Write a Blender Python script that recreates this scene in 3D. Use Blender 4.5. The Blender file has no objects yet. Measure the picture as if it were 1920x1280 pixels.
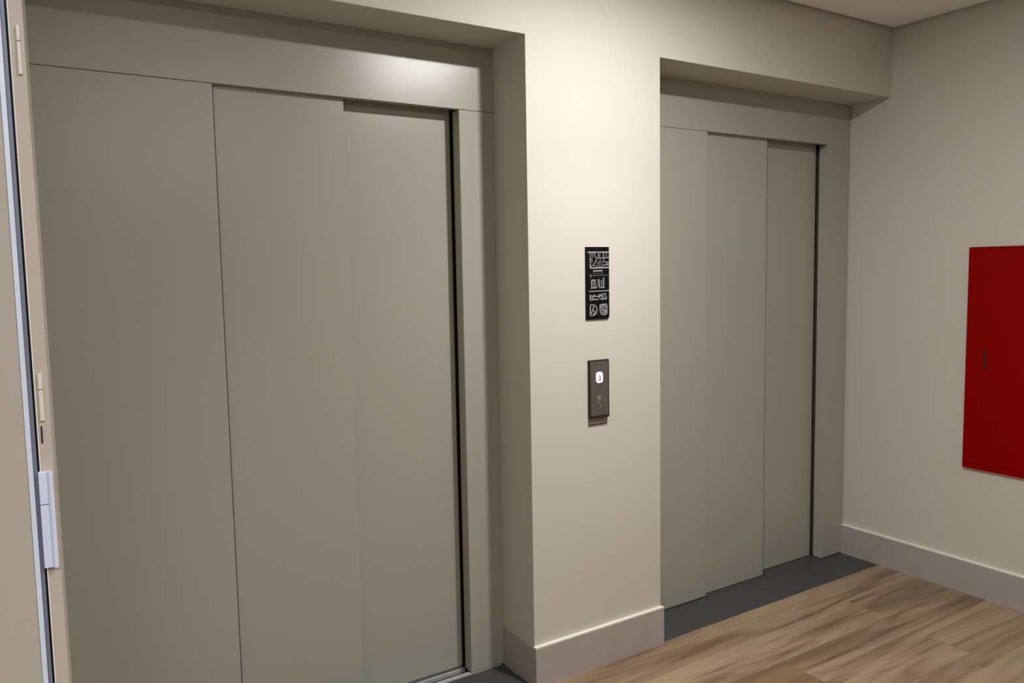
import bpy, bmesh, math
from mathutils import Matrix, Vector

SC = bpy.context.scene
COL = SC.collection

# ------------------------------------------------------------------ camera
F = Vector((0.53554908, 0.83982075, -0.08881608)).normalized()
CAM = Vector((-1.59215, -2.37798, 1.56069))
ROLL = -0.01765
R0 = F.cross(Vector((0, 0, 1))).normalized()
U0 = R0.cross(F)
R = R0 * math.cos(ROLL) + U0 * math.sin(ROLL)
U = -R0 * math.sin(ROLL) + U0 * math.cos(ROLL)
cd = bpy.data.cameras.new('camera')
cam = bpy.data.objects.new('camera', cd)
COL.objects.link(cam)
cam.matrix_world = Matrix(((R.x, U.x, -F.x, CAM.x), (R.y, U.y, -F.y, CAM.y),
                           (R.z, U.z, -F.z, CAM.z), (0, 0, 0, 1)))
cd.sensor_width = 36
cd.lens = 1491.93 / 1920 * 36
cd.clip_start = 0.05
SC.camera = cam

# ------------------------------------------------------------------ world, lights, exposure
SC.view_settings.view_transform = 'Standard'
SC.view_settings.look = 'None'
SC.view_settings.gamma = 1
SC.view_settings.use_curve_mapping = False
SC.view_settings.exposure = 0.0
w = bpy.data.worlds.new('world')
SC.world = w
w.use_nodes = True
w.node_tree.nodes['Background'].inputs[0].default_value = (0.9, 0.93, 1, 1)
w.node_tree.nodes['Background'].inputs[1].default_value = 0.02


def lamp(name, loc, power, size, color, shape='DISK', rot=(0, 0, 0), size_y=None, spread=math.pi):
    l = bpy.data.lights.new(name, 'AREA')
    l.shape = shape
    l.size = size
    if size_y:
        l.size_y = size_y
    l.energy = power
    l.color = color
    l.spread = spread
    o = bpy.data.objects.new(name, l)
    o.location = loc
    o.rotation_euler = rot
    COL.objects.link(o)
    return o


WARM = (1.0, 0.98, 0.955)
DOWNLIGHTS_AND_FILL = [(0.25, -0.89, 34.5), (-0.70, -2.90, 24.0), (1.50, -2.90, 8.0)]  # rear pair are unseen fill lamps added to brighten walls and ceiling
for x, y, p in DOWNLIGHTS_AND_FILL:
    lamp('downlight_or_fill_lamp', (x, y, 2.695), p, 0.10, WARM)
    lamp('downlight_or_fill_beam', (x, y, 2.690), p * 0.17, 0.09, WARM, spread=math.radians(105))
lamp('corridor_lamp', (-1.95, -3.5, 2.60), 40.0, 0.4, (0.80, 0.88, 1.0), rot=(0, 0, 0))

# ------------------------------------------------------------------ dimensions (metres)
HN = 2.382      # niche soffit
DN = 0.220      # niche depth to the lift frames
XR = 2.177      # right wall
XL = -1.561     # left wall
XB = 0.635      # left edge of the right niche
XE = -1.50      # left edge of the left niche
HB = 0.160      # baseboard height
BT = 0.015      # baseboard thickness
HC = 2.71       # ceiling
TOPZ = 2.80
YB = -6.00      # wall behind the camera


# ------------------------------------------------------------------ materials
def s2l(c):
    return tuple((v / 255 / 12.92) if v / 255 <= 0.04045 else ((v / 255 + 0.055) / 1.055) ** 2.4 for v in c)


def mat(name, rgb, rough=0.5, metal=0.0, spec=0.5, bump=0.0, bscale=200.0, var=0.0, vscale=3.0,
        emit=None, coat=0.0):
    m = bpy.data.materials.new(name)
    m.use_nodes = True
    nt = m.node_tree
    b = nt.nodes['Principled BSDF']
    lin = s2l(rgb)
    b.inputs['Base Color'].default_value = (*lin, 1)
    b.inputs['Roughness'].default_value = rough
    b.inputs['Metallic'].default_value = metal
    b.inputs['Specular IOR Level'].default_value = spec
    b.inputs['Coat Weight'].default_value = coat
    tc = nt.nodes.new('ShaderNodeTexCoord')
    if var > 0:
        n = nt.nodes.new('ShaderNodeTexNoise')
        n.inputs['Scale'].default_value = vscale
        n.inputs['Detail'].default_value = 4
        nt.links.new(tc.outputs['Object'], n.inputs['Vector'])
        r = nt.nodes.new('ShaderNodeValToRGB')
        r.color_ramp.elements[0].position = 0.3
        r.color_ramp.elements[1].position = 0.7
        r.color_ramp.elements[0].color = (*[v * (1 - var) for v in lin], 1)
        r.color_ramp.elements[1].color = (*[min(1, v * (1 + var)) for v in lin], 1)
        nt.links.new(n.outputs['Fac'], r.inputs['Fac'])
        nt.links.new(r.outputs['Color'], b.inputs['Base Color'])
    if bump > 0:
        n = nt.nodes.new('ShaderNodeTexNoise')
        n.inputs['Scale'].default_value = bscale
        n.inputs['Detail'].default_value = 3
        nt.links.new(tc.outputs['Object'], n.inputs['Vector'])
        bp = nt.nodes.new('ShaderNodeBump')
        bp.inputs['Strength'].default_value = bump
        bp.inputs['Distance'].default_value = 0.002
        nt.links.new(n.outputs['Fac'], bp.inputs['Height'])
        nt.links.new(bp.outputs['Normal'], b.inputs['Normal'])
    if emit:
        b.inputs['Emission Color'].default_value = (*s2l(emit[0]), 1)
        b.inputs['Emission Strength'].default_value = emit[1]
    return m


M = {}
M['wall'] = mat('wall_paint', (201, 197, 187), 0.62, bump=0.10, bscale=260, var=0.012, vscale=1.5, spec=0.35)
M['ceiling'] = mat('ceiling_paint', (248, 247, 245), 0.85, spec=0.2)
M['base'] = mat('baseboard_stone', (170, 163, 160), 0.38, bump=0.05, bscale=60, var=0.05, vscale=14)
M['edge'] = mat('pale_edge', (240, 234, 222), 0.5)
M['lift'] = mat('lift_enamel', (163, 162, 151), 0.24, bump=0.12, bscale=900, var=0.008, vscale=2, spec=0.5)
M['lift_in'] = mat('lift_shaft_paint', (70, 64, 56), 0.7)
M['granite'] = mat('black_granite', (66, 66, 66), 0.42, bump=0.03, bscale=120, var=0.10, vscale=240)
M['alu'] = mat('brushed_aluminium', (190, 190, 192), 0.4, metal=0.3)
M['alu_blue'] = mat('door_edge_aluminium', (226, 232, 244), 0.42, metal=0.1)
M['alu_dark'] = mat('door_edge_grey', (124, 128, 142), 0.45, metal=0.2)
M['rubber'] = mat('black_rubber', (14, 14, 16), 0.6)
M['leaf'] = mat('door_leaf_laminate', (186, 174, 158), 0.55, var=0.015, vscale=4)
M['frame'] = mat('door_frame_paint', (196, 182, 166), 0.5)
M['hinge'] = mat('hinge_white', (222, 224, 242), 0.35, metal=0.0)
M['hinge_c'] = mat('plate_cream', (226, 222, 208), 0.4)
M['black'] = mat('display_black', (7, 7, 8), 0.28, spec=0.25)
M['ink'] = mat('display_ink', (162, 164, 165), 0.55)
M['ink_dim'] = mat('display_ink_dim', (92, 94, 96), 0.55)
M['steel'] = mat('dark_steel', (98, 93, 89), 0.42, metal=0.35, var=0.05, vscale=30)
M['steel_edge'] = mat('dark_steel_edge', (48, 40, 36), 0.5, metal=0.3)
M['bracket'] = mat('bronze_bracket', (140, 128, 116), 0.45, metal=0.2)
M['button'] = mat('button_lit', (230, 230, 238), 0.4, emit=((226, 228, 240), 0.32))
M['glyph'] = mat('button_glyph', (150, 150, 176), 0.5)
M['red'] = mat('red_enamel', (140, 0, 1), 0.5, spec=0.08, var=0.03, vscale=3)
M['red_dark'] = mat('red_recess', (58, 0, 2), 0.5)
M['lens'] = mat('downlight_lens', (250, 245, 235), 0.4, emit=((255, 246, 226), 6.0))
M['white'] = mat('downlight_trim_paint', (235, 233, 228), 0.5)


def floor_material():
    m = bpy.data.materials.new('wood_planks')
    m.use_nodes = True
    nt = m.node_tree
    N, L = nt.nodes, nt.links
    b = N['Principled BSDF']
    tc = N.new('ShaderNodeTexCoord')
    sep = N.new('ShaderNodeSeparateXYZ')
    L.new(tc.outputs['Object'], sep.inputs[0])

    def mt(op, a, c=None):
        n = N.new('ShaderNodeMath')
        n.operation = op
        for i, v in enumerate((a, c)):
            if v is None:
                continue
            if isinstance(v, (int, float)):
                n.inputs[i].default_value = v
            else:
                L.new(v, n.inputs[i])
        return n.outputs[0]
    W, LEN = 0.195, 1.38
    yy = mt('DIVIDE', mt('MULTIPLY', sep.outputs[1], -1.0), W)
    row = mt('FLOOR', yy)
    fy = mt('SUBTRACT', yy, row)
    xs = mt('DIVIDE', mt('SUBTRACT', sep.outputs[0], mt('ADD', mt('MULTIPLY', row, 0.67), 0.92 - 1.34)), LEN)
    k = mt('FLOOR', xs)
    fx = mt('SUBTRACT', xs, k)
    h = mt('FRACT', mt('ADD', mt('ADD', mt('MULTIPLY', row, 0.23), mt('MULTIPLY', k, 0.37)), 0.86))
    # grain coordinates, shifted from plank to plank
    gx = mt('ADD', mt('MULTIPLY', sep.outputs[0], 0.55), mt('MULTIPLY', h, 37.0))
    gy = mt('ADD', mt('MULTIPLY', sep.outputs[1], 6.0), mt('MULTIPLY', h, 11.0))
    cb = N.new('ShaderNodeCombineXYZ')
    L.new(gx, cb.inputs[0])
    L.new(gy, cb.inputs[1])
    n1 = N.new('ShaderNodeTexNoise')
    n1.inputs['Scale'].default_value = 1.7
    n1.inputs['Detail'].default_value = 5
    n1.inputs['Roughness'].default_value = 0.55
    n1.inputs['Distortion'].default_value = 1.1
    L.new(cb.outputs[0], n1.inputs['Vector'])
    r1 = N.new('ShaderNodeValToRGB')
    cr = r1.color_ramp
    stops = [(0.26, (88, 72, 58)), (0.38, (126, 105, 84)), (0.50, (152, 130, 106)), (0.62, (166, 146, 120)),
             (0.76, (142, 124, 104))]
    while len(cr.elements) < len(stops):
        cr.elements.new(0.5)
    for e, (p, c) in zip(cr.elements, stops):
        e.position = p
        e.color = (*s2l(c), 1)
    L.new(n1.outputs['Fac'], r1.inputs['Fac'])
    n2 = N.new('ShaderNodeTexNoise')
    n2.inputs['Scale'].default_value = 9
    n2.inputs['Detail'].default_value = 6
    cb2 = N.new('ShaderNodeCombineXYZ')
    L.new(mt('MULTIPLY', gx, 0.35), cb2.inputs[0])
    L.new(mt('MULTIPLY', gy, 1.6), cb2.inputs[1])
    L.new(cb2.outputs[0], n2.inputs['Vector'])
    fine = N.new('ShaderNodeMix')
    fine.data_type = 'RGBA'
    fine.blend_type = 'MULTIPLY'
    r2 = N.new('ShaderNodeValToRGB')
    r2.color_ramp.elements[0].position = 0.3
    r2.color_ramp.elements[0].color = (0.80, 0.78, 0.76, 1)
    r2.color_ramp.elements[1].position = 0.65
    r2.color_ramp.elements[1].color = (1.06, 1.05, 1.04, 1)
    L.new(n2.outputs['Fac'], r2.inputs['Fac'])
    fine.inputs['Factor'].default_value = 0.6
    L.new(r1.outputs['Color'], fine.inputs[6])
    L.new(r2.outputs['Color'], fine.inputs[7])
    # plank to plank tone
    rp = N.new('ShaderNodeValToRGB')
    st = [(0.0, (1.0, 1.0, 1.0)), (0.5, (0.94, 0.93, 0.91)), (0.85, (0.90, 0.87, 0.84)), (0.92, (0.66, 0.56, 0.48))]
    while len(rp.color_ramp.elements) < len(st):
        rp.color_ramp.elements.new(0.5)
    for e, (p, c) in zip(rp.color_ramp.elements, st):
        e.position = p
        e.color = (*c, 1)
    L.new(h, rp.inputs['Fac'])
    tone = N.new('ShaderNodeMix')
    tone.data_type = 'RGBA'
    tone.blend_type = 'MULTIPLY'
    tone.inputs['Factor'].default_value = 1
    L.new(fine.outputs[2], tone.inputs[6])
    L.new(rp.outputs['Color'], tone.inputs[7])
    # seams
    sy = mt('LESS_THAN', mt('MINIMUM', fy, mt('SUBTRACT', 1.0, fy)), 0.006)
    sx = mt('LESS_THAN', mt('MINIMUM', fx, mt('SUBTRACT', 1.0, fx)), 0.0010)
    seam = mt('MAXIMUM', sy, sx)
    sm = N.new('ShaderNodeMix')
    sm.data_type = 'RGBA'
    L.new(mt('MULTIPLY', seam, 0.35), sm.inputs['Factor'])
    L.new(tone.outputs[2], sm.inputs[6])
    sm.inputs[7].default_value = (*s2l((84, 66, 52)), 1)
    L.new(sm.outputs[2], b.inputs['Base Color'])
    b.inputs['Roughness'].default_value = 0.42
    b.inputs['Specular IOR Level'].default_value = 0.4
    return m


M['floor'] = floor_material()


# ------------------------------------------------------------------ mesh helpers
def box(bm, x0, x1, y0, y1, z0, z1):
    vs = [bm.verts.new((x, y, z)) for x in (x0, x1) for y in (y0, y1) for z in (z0, z1)]
    for f in ((0, 1, 3, 2), (4, 6, 7, 5), (0, 4, 5, 1), (2, 3, 7, 6), (0, 2, 6, 4), (1, 5, 7, 3)):
        bm.faces.new([vs[i] for i in f])


def prism(bm, pts, y0, y1):
    """closed outline pts in (x, z), extruded along y"""
    a = [bm.verts.new((x, y0, z)) for x, z in pts]
    c = [bm.verts.new((x, y1, z)) for x, z in pts]
    n = len(pts)
    bm.faces.new(a)
    bm.faces.new(c[::-1])
    for i in range(n):
        bm.faces.new([a[i], c[i], c[(i + 1) % n], a[(i + 1) % n]])


def vprism(bm, pts, z0, z1):
    """closed outline pts in (x, y), extruded along z"""
    a = [bm.verts.new((x, y, z0)) for x, y in pts]
    c = [bm.verts.new((x, y, z1)) for x, y in pts]
    n = len(pts)
    bm.faces.new(a)
    bm.faces.new(c[::-1])
    for i in range(n):
        bm.faces.new([a[i], c[i], c[(i + 1) % n], a[(i + 1) % n]])


def rrect(x0, x1, z0, z1, r, seg=5, corners=(1, 1, 1, 1)):
    """rounded outline; corners = bottom-left, bottom-right, top-right, top-left"""
    out = []
    for (cx, cz, a0, px, pz), on in zip((
            (x0 + r, z0 + r, 180, x0, z0), (x1 - r, z0 + r, 270, x1, z0),
            (x1 - r, z1 - r, 0, x1, z1), (x0 + r, z1 - r, 90, x0, z1)), corners):
        if not on:
            out.append((px, pz))
            continue
        for i in range(seg + 1):
            a = math.radians(a0 + 90 * i / seg)
            out.append((cx + r * math.cos(a), cz + r * math.sin(a)))
    return out


def stroke(bm, pts, wd, y0, y1, closed=False):
    """polyline drawn as one thin raised stroke in the x-z plane"""
    n = len(pts)
    seq = range(n if closed else n - 1)
    for i in seq:
        ax, az = pts[i]
        bx, bz = pts[(i + 1) % n]
        d = math.hypot(bx - ax, bz - az)
        if d < 1e-9:
            continue
        ux, uz = (bx - ax) / d, (bz - az) / d
        e = wd * 0.35
        ax, az, bx, bz = ax - ux * e, az - uz * e, bx + ux * e, bz + uz * e
        h = wd / 2
        prism(bm, [(ax - uz * h, az + ux * h), (bx - uz * h, bz + ux * h),
                   (bx + uz * h, bz - ux * h), (ax + uz * h, az - ux * h)], y0, y1)


def finish(name, bm, m, parent=None, bevel=0.0, seg=2, loc=None):
    bmesh.ops.recalc_face_normals(bm, faces=bm.faces)
    me = bpy.data.meshes.new(name)
    if loc is not None:
        bmesh.ops.translate(bm, vec=-Vector(loc), verts=bm.verts)
    bm.to_mesh(me)
    bm.free()
    o = bpy.data.objects.new(name, me)
    COL.objects.link(o)
    me.materials.append(M[m] if isinstance(m, str) else m)
    if loc is not None:
        o.location = loc
    if parent is not None:
        o.parent = parent
        pw = Vector(parent.location)
        if parent.parent:
            pw = pw + Vector(parent.parent.location)
        if loc is None:
            o.location = -pw
        else:
            o.location = Vector(loc) - pw
    if bevel:
        md = o.modifiers.new('bevel', 'BEVEL')
        md.width = bevel
        md.segments = seg
        md.limit_method = 'ANGLE'
        md.harden_normals = False
    return o


def boxes(name, m, bl, parent=None, bevel=0.0, seg=2):
    bm = bmesh.new()
    for b_ in bl:
        box(bm, *b_)
    return finish(name, bm, m, parent, bevel, seg)


def struct(o):
    o['kind'] = 'structure'
    return o


def thing(name, label, cat, loc, group=None):
    o = bpy.data.objects.new(name, None)
    COL.objects.link(o)
    o.empty_display_size = 0.1
    o.location = loc
    o['label'] = label
    o['category'] = cat
    if group:
        o['group'] = group
    return o


# ------------------------------------------------------------------ the room
XC = -3.2   # far side of the corridor the camera looks out of
struct(boxes('floor', 'floor', [(XC, XR + .15, YB - .15, 0.0, -0.10, 0.0),
                                (XC, XR + .15, 0.0, 0.75, -0.10, -0.03)]))
DEEP = 0.50
# the front wall with its two niches, one solid outline seen from above plus the bulkheads
bm = bmesh.new()
prism(bm, [(XL - .11, -0.03), (XE, -0.03), (XE, HN), (0.0, HN), (0.0, -0.03), (XB, -0.03), (XB, HN), (XR, HN),
           (XR, TOPZ), (XL - .11, TOPZ)], 0.0, DEEP)
struct(finish('wall_front', bm, 'wall', bevel=0.0012))
struct(boxes('wall_shaft', 'lift_in', [(XL - .11, XR, DEEP, DEEP + .1, -0.03, TOPZ)]))
struct(boxes('wall_right', 'wall', [(XR, XR + .15, YB - .15, DEEP + .1, -0.03, TOPZ)]))
YD0, YD1 = -2.95, -1.50    # doorway in the left wall
struct(boxes('wall_left', 'wall', [(XL - .11, XL, YD1 + .012, 0.0, 0.0, TOPZ),
                                   (XL - .11, XL, YB, YD0, 0.0, TOPZ),
                                   (XL - .11, XL, YD0, YD1 + .012, 2.20, TOPZ)]))
struct(boxes('wall_back', 'wall', [(XC, XR, YB - .15, YB, 0.0, TOPZ)]))
struct(boxes('wall_corridor', 'wall', [(XC - .1, XC, YB - .15, -0.4, 0.0, TOPZ),
                                       (XC, XL - .11, -0.5, -0.4, 0.0, TOPZ)]))
G = 0.018   # shadow gap around the ceiling board
struct(boxes('ceiling', 'ceiling', [(XL + G, XR - G, YB + G, -G, HC, HC + 0.022),
                                    (XC - .1, XL - .11, YB - .15, -0.4, HC, HC + 0.03),
                                    (XC - .1, XR + .15, YB - .15, DEEP + .1, TOPZ, TOPZ + .05)]))


def baseboard(name, outlines, edges):
    """skirting from plan outlines: stone face, with a pale top edge along the open faces"""
    bm = bmesh.new()
    for o_ in outlines:
        vprism(bm, o_, 0.0, HB - 0.006)
    o = struct(finish(name, bm, 'base'))
    bm = bmesh.new()
    for o_ in edges:
        vprism(bm, o_, HB - 0.006, HB)
    finish('top_edge', bm, 'edge', o)
    return o


def rect(x0, x1, y0, y1):
    return [(x0, y0), (x1, y0), (x1, y1), (x0, y1)]


baseboard('baseboard_front', [[(-BT * .2, -BT), (XB + BT * .4, -BT), (XB + BT * .4, DN), (XB, DN), (XB, 0), (0, 0),
                               (0, DN), (-BT * .2, DN)]], [rect(-BT * .3, XB + BT * .4, -BT, 0)])
baseboard('baseboard_right', [rect(XR - BT, XR, YB, DN)], [rect(XR - BT, XR, YB, DN)])
baseboard('baseboard_left', [[(XL, YD1 + .012), (XL + BT, YD1 + .012), (XL + BT, -BT), (XE, -BT), (XE, 0), (XL, 0)]],
          [rect(XL, XL + BT, YD1 + .012, -BT)])

# black granite thresholds in the two niches
for n_, (x0, x1) in enumerate(((XE, -BT * .2), (XB + BT * .4, XR - BT))):
    struct(boxes('trim_%d' % (n_ + 1), 'granite', [(x0, x1, 0.0, DN - .002, -0.03, 0.001)], bevel=0.001))


# ------------------------------------------------------------------ the lifts
def lift(x_open, zh, xl, xr, label, dark_sill=False):
    """x_open: left side of the 0.863 m opening; xl, xr: outer edges of the frame"""
    OW = 0.863
    xo1 = x_open + OW
    root = thing('elevator_doorway', label, 'elevator', (x_open + OW / 2, DN, 0.0))
    JR = 0.050      # depth of the jamb return
    T = 0.030
    zb = 0.004 if dark_sill else 0.009
    # header: face plus the underside return
    boxes('header', 'lift', [(xl, xr, DN, DN + T, zh, HN - 0.0005)], root,
          bevel=0.0 if dark_sill else 0.0012)
    # wide fixed panel on the left, folded jamb on the right
    fx = boxes('fixed_panel', 'lift', [(xl, x_open, DN, DN + T - .012, 0.006, zh - 0.0015)], root, bevel=0.0012)
    boxes('dark_seam_strip', 'lift_in', [(x_open - .01, x_open + .0068, DN + .0185, DN + .0236, 0.009, zh - .002)], fx)  # dark strip standing in for the shaded seam behind the fixed panel
    bm = bmesh.new()
    vprism(bm, [(xo1, DN), (xr, DN), (xr, DN + .012), (xo1 + .014, DN + .012), (xo1 + .014, DN + JR),
                (xo1, DN + JR)], 0.006, zh if dark_sill else zh - 0.0015)
    finish('side_jamb', bm, 'lift', root, bevel=0.0 if dark_sill else 0.0012)
    # two telescoping leaves
    y1, y2 = DN + 0.024, DN + 0.068
    x_mid = x_open + 0.431
    p1 = boxes('door_panel', 'lift', [(x_open - 0.06, x_mid, y1, y1 + 0.028, zb, zh + 0.05)], root, bevel=0.0015)
    if dark_sill:
        boxes('dark_seam_strip', 'rubber', [(x_mid + .0001, x_mid + .0026, y1 + .001, y1 + .026, 0.009, zh + .03)], p1)  # thin black strip drawing a dark line down the leaf edge
    p2 = boxes('door_panel', 'lift', [(x_mid - 0.05, xo1 - 0.004, y2, y2 + 0.028, zb, zh + 0.05)], root,
               bevel=0.0015)
    boxes('dark_seam_strip', 'rubber', [(xo1 - 0.0035, xo1 + .004, y2 + 0.001, y2 + 0.02, 0.009, zh + .03)], p2)  # black strip in place of the shaded gap beside the jamb
    # shaft side closing strips so that no light leaks round the frame
    boxes('shaft_frame', 'lift_in', [(xo1 + .0145, xr, DN + .0125, DN + .12, 0.006, zh - 0.002),
                                     (xl, xr, DN + T + .0005, DN + .12, zh + 0.06, HN - 0.001)], root)
    # sill: aluminium track with grooves, and the bright angle along the frame foot
    if dark_sill:
        boxes('sill', 'granite', [(xl + .01, xr - .01, DN - 0.001, y2 + .04, -0.02, 0.002)], root, bevel=0.0006)  # same aluminium sill, coloured dark as granite where it reflects no light
    else:
        s = boxes('sill', 'alu', [(xl + .01, xr - .01, DN - 0.001, DN + 0.018, -0.02, 0.004),
                                  (x_open, xo1, DN + 0.0185, y1 - 0.001, -0.02, 0.002),
                                  (x_open, xo1, y1 + 0.029, y2 - 0.004, -0.02, 0.002),
                                  (x_open, xo1, y2 + 0.010, y2 + 0.04, -0.02, 0.002)], root, bevel=0.0006)
        boxes('track_groove', 'rubber', [(x_open, xo1, DN + 0.02, y2 + 0.03, -0.024, -0.012)], s)
    boxes('guide_shoe', 'rubber', [(x_mid - 0.012, x_mid + 0.008, y1 + 0.002, y1 + 0.026, -0.006, 0.0085)], root)
    return root


lift(-1.011, 2.150, XE, -0.0005,
     'nearer grey elevator doorway on the left, lamp highlight shining on its header')
lift(1.130, 2.170, XB + .0005, XR - .012,
     'farther grey elevator doorway on the right, beside the corner with the right wall', dark_sill=True)

# ------------------------------------------------------------------ floor indicator between the lifts
PX0, PX1, PZ0, PZ1 = 0.2545, 0.3670, 1.3700, 1.6435
ind = thing('indicator_panel', 'tall black display sign with pale markings, above the call button plate', 'sign',
            (0.31, 0.0, PZ0))
bm = bmesh.new()
prism(bm, rrect(PX0, PX1, PZ0, PZ1, 0.011, corners=(0, 1, 0, 0)), -0.005, 0.0)
finish('faceplate', bm, 'black', ind)
YI0, YI1 = -0.0056, -0.005


def P(X, Y):
    u = (X - 262 - (Y - 165) * 0.010) / 303.0
    v = (Y - 165) / 958.0
    return (PX0 + u * (PX1 - PX0), PZ1 - v * (PZ1 - PZ0))


def marks(name, m, polys, label=None):
    bm = bmesh.new()
    for wpx, pts, *cl in polys:
        stroke(bm, [P(*p) for p in pts], wpx * 0.85 / 303.0 * (PX1 - PX0), YI0, YI1, bool(cl))
    o = finish(name, bm, m, ind)
    if label:
        o['label'] = label
    return o


marks('upper_marking', 'ink', [
    (14, [(292, 235), (566, 233)]), (10, [(372, 240), (380, 285), (398, 312), (480, 312)]),
    (12, [(493, 236), (493, 308)]), (8, [(480, 312), (562, 304)]),
    (9, [(318, 312), (322, 372)]), (12, [(322, 372), (320, 446)]), (14, [(320, 443), (565, 436)]),
    (8, [(500, 318), (500, 366), (560, 368)]), (8, [(326, 318), (345, 335), (340, 370)]),
    (8, [(400, 330), (380, 372), (362, 400), (330, 420)]), (8, [(470, 418), (500, 400), (560, 404)])])
marks('upper_shading', 'ink_dim', [
    (22, [(345, 250), (345, 300)]), (16, [(318, 250), (318, 296)]), (40, [(434, 250), (434, 296)]),
    (26, [(450, 345), (440, 395)]), (14, [(415, 350), (408, 395)]), (12, [(480, 345), (472, 405)]),
    (14, [(350, 410), (470, 425)]), (18, [(530, 250), (530, 292)]), (8, [(365, 500), (368, 520)]),
    (7, [(478, 490), (478, 525)]), (6, [(382, 512), (470, 512)]), (8, [(345, 542), (566, 538)]),
    (16, [(530, 390), (560, 386)])])
marks('middle_marking', 'ink', [
    (14, [(362, 481), (476, 477)]), (10, [(328, 528), (329, 560)]),
    (10, [(334, 598), (340, 706)]), (12, [(332, 602), (388, 600)]), (10, [(384, 602), (390, 700)]),
    (12, [(330, 706), (404, 700)]), (13, [(432, 590), (440, 704)]), (13, [(494, 574), (498, 704)]),
    (12, [(438, 702), (508, 700)]), (9, [(308, 748), (566, 745)])])
marks('middle_shading', 'ink_dim', [
    (26, [(360, 620), (364, 690)]), (26, [(466, 610), (470, 690)]), (10, [(414, 600), (418, 690)])])
marks('lower_marking', 'ink', [
    (16, [(322, 800), (324, 858)]), (12, [(324, 800), (350, 818), (372, 800), (402, 818), (428, 822)]),
    (12, [(326, 862), (372, 856), (424, 858)]), (12, [(430, 800), (470, 796), (490, 788)]),
    (12, [(436, 816), (448, 846), (470, 860), (524, 852)]), (14, [(516, 780), (520, 812), (534, 850)]),
    (9, [(452, 812), (480, 816)]), (9, [(478, 816), (474, 848)]), (9, [(496, 806), (494, 836)]),
    (9, [(380, 816), (350, 842)])])
marks('round_icon', 'ink', [
    (13, [(324, 930), (346, 926), (372, 930), (396, 944), (408, 975), (406, 1030), (384, 1058), (350, 1070),
          (324, 1066)], 1),
    (12, [(368, 950), (352, 1004), (370, 1008)]), (9, [(352, 1004), (336, 1040)]),
    (10, [(376, 1008), (390, 1030), (366, 1046)])])
marks('hand_icon', 'ink', [
    (13, [(450, 930), (536, 926), (542, 1000), (538, 1054), (500, 1068), (462, 1048), (448, 1000)], 1),
    (9, [(464, 944), (466, 975)]), (9, [(482, 942), (482, 970)]), (9, [(500, 942), (500, 968)]),
    (9, [(518, 942), (518, 972)]), (16, [(490, 985), (502, 1022), (516, 1040)]), (22, [(520, 1000), (522, 1036)]),
    (9, [(468, 985), (476, 1020), (494, 1046)])])

# ------------------------------------------------------------------ call button plate
call = thing('call_button_plate', 'dark metal call plate with lit white button, below the black display', 'button panel',
             (0.314, 0.0, 0.965))
boxes('housing', 'steel_edge', [(0.262, 0.357, -0.014, 0.0, 0.991, 1.2155)], call, bevel=0.0015)
fp = boxes('faceplate', 'steel', [(0.2655, 0.3510, -0.0155, -0.0135, 1.002, 1.2095)], call, bevel=0.0008)
boxes('mounting_bracket', 'bracket', [(0.263, 0.354, -0.004, 0.0, 0.968, 0.9905)], call, bevel=0.001)
boxes('bracket_edge', 'steel_edge', [(0.263, 0.354, -0.0045, 0.0, 0.9650, 0.9678)], call)
bm = bmesh.new()
prism(bm, rrect(0.2890, 0.3230, 1.1270, 1.1700, 0.011), -0.0185, -0.0155)
bt = finish('button', bm, 'button', call, bevel=0.0008)
bt['label'] = 'lit white rounded button'
bm = bmesh.new()
stroke(bm, [(0.300, 1.1385), (0.307, 1.1400), (0.3085, 1.151), (0.304, 1.1555)], 0.0035, -0.0190, -0.0185)
stroke(bm, [(0.3105, 1.139), (0.3105, 1.1455)], 0.0030, -0.0190, -0.0185)
finish('glyph', bm, 'glyph', bt)
bm = bmesh.new()
prism(bm, [(0.2960, 1.076), (0.3130, 1.080), (0.3125, 1.066), (0.2965, 1.062)], -0.0160, -0.0155)
stroke(bm, [(0.2985, 1.062), (0.3075, 1.046), (0.3165, 1.036)], 0.0045, -0.0160, -0.0155)
ar = finish('arrow_marking', bm, mat('arrow_tan', (134, 120, 110), 0.4), call)

# ------------------------------------------------------------------ fire hose cabinet
cab = thing('fire_cabinet', 'red wall-mounted fire hose cabinet on the right wall', 'cabinet', (XR, -0.79, 0.60))
CY0, CY1, CZ0, CZ1 = -1.160, -0.412, 0.604, 1.630
boxes('body', 'red', [(XR - 0.016, XR - 0.0005, CY0, CY1, CZ0, CZ1)], cab, bevel=0.0015)
dr = boxes('door', 'red', [(XR - 0.0195, XR - 0.0165, CY0 + .010, CY1 - .010, CZ0 + .026, CZ1 - .010)], cab, bevel=0.001)
bm = bmesh.new()
box(bm, XR - 0.0225, XR - 0.0195, -0.506, -0.4935, 1.078, 1.168)
finish('latch_slot', bm, 'red_dark', dr, bevel=0.001)

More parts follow.
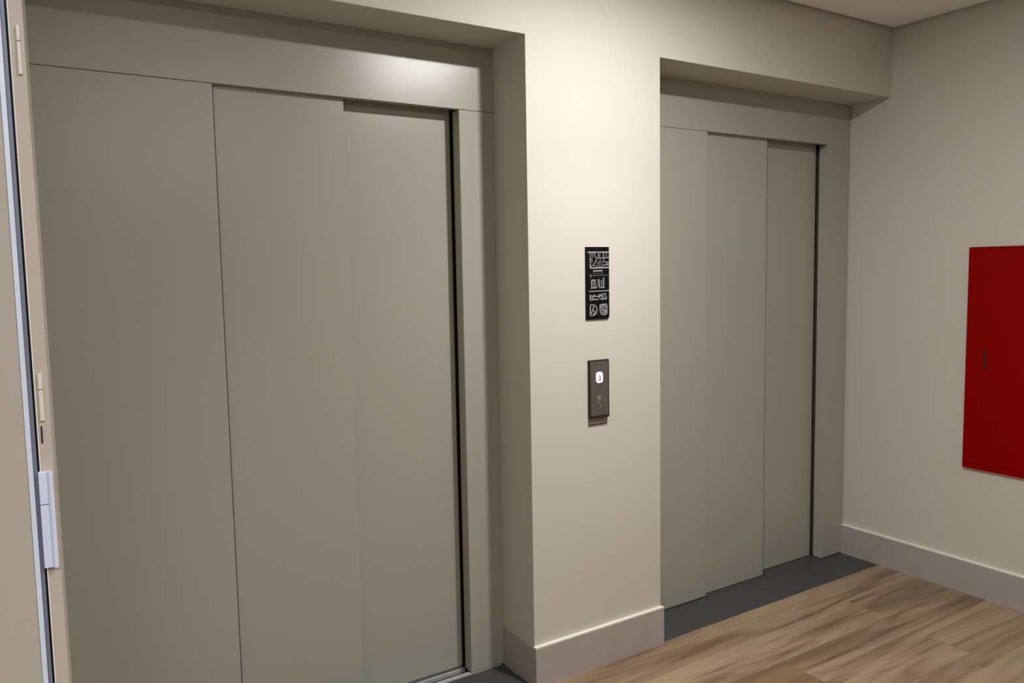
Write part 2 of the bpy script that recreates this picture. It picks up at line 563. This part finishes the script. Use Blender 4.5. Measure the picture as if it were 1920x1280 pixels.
# ------------------------------------------------------------------ doorway with open door at the far left
d1 = bpy.data.objects.new('door_1', None)
COL.objects.link(d1)
d1.location = (-1.58, -1.53, 0)
struct(d1)
YF = -1.530
lf = boxes('leaf', 'leaf', [(-2.42, -1.5830, YF - .004, YF + .032, 0.008, 2.16)], d1, bevel=0.0006)
boxes('edge_strip', 'alu_blue', [(-1.5829, -1.5785, YF - .005, YF + .032, 0.008, 2.16)], lf, bevel=0.0008)
boxes('edge_return', 'alu_dark', [(-1.5784, -1.5750, YF - .001, YF + .030, 0.008, 2.16)], lf, bevel=0.0004)
boxes('gasket', 'rubber', [(-1.5749, -1.5733, YF + .004, YF + .028, 0.008, 2.16)], d1)
jm = boxes('frame', 'frame', [(-1.5732, XL - .0005, YF, YD1 + .0115, 0.0, 2.195),
                              (-1.668, -1.574, YF + .034, YD1 + .0115, 0.0, 2.195)], d1, bevel=0.0010)
boxes('frame_lip', 'edge', [(-1.5732, -1.5722, YF - .0015, YF, 0.0, 2.195)], jm)


def hinge(name, x0, x1, z0, z1, zs, m, t):
    h_ = boxes(name, m, [(x0, x1, YF - t, YF, z0, zs - .0004), (x0, x1, YF - t, YF, zs + .0004, z1)], d1, bevel=0.0007)
    return h_


hinge('hinge', -1.5750, -1.5640, 1.292, 1.383, 1.352, 'hinge', .006)
bm = bmesh.new()
bmesh.ops.create_cone(bm, cap_ends=True, segments=20, radius1=.0022, radius2=.0022, depth=.091,
                      matrix=Matrix.Translation((-1.5655, YF - .0065, 1.3375)))
finish('hinge_pin', bm, 'hinge', d1)
hinge('strike_plate', -1.5700, -1.5663, 1.430, 1.474, 1.459, 'hinge_c', .003)
boxes('latch_hole', 'rubber', [(-1.5703, -1.5690, YF - .0008, YF, 1.409, 1.425)], d1)
hinge('strike_plate', -1.5678, -1.5648, 1.742, 1.785, 1.771, 'hinge_c', .003)

# ------------------------------------------------------------------ recessed downlights; the rear pair is added fill
for i, (x, y, p) in enumerate(DOWNLIGHTS_AND_FILL):
    t = thing('downlight', ('round recessed ceiling downlight closest to the elevator wall',
                            'unseen fill light added behind the camera as a downlight, left of the pair',
                            'unseen fill light added behind the camera as a downlight, right of the pair')[i],
              'ceiling light', (x, y, HC), 'ceiling downlights')
    bm = bmesh.new()
    n = 40
    ring = []
    for r_, z_ in ((.050, HC - .001), (.062, HC - .006), (.070, HC - .004), (.072, HC)):
        ring.append([bm.verts.new((x + r_ * math.cos(a * 2 * math.pi / n), y + r_ * math.sin(a * 2 * math.pi / n), z_))
                     for a in range(n)])
    for a_, b_ in zip(ring, ring[1:]):
        for j in range(n):
            bm.faces.new([a_[j], a_[(j + 1) % n], b_[(j + 1) % n], b_[j]])
    finish('trim_ring', bm, 'white', t)
    bm = bmesh.new()
    bmesh.ops.create_circle(bm, cap_ends=True, segments=n, radius=.050, matrix=Matrix.Translation((x, y, HC - .0015)))
    finish('lens', bm, 'lens', t)
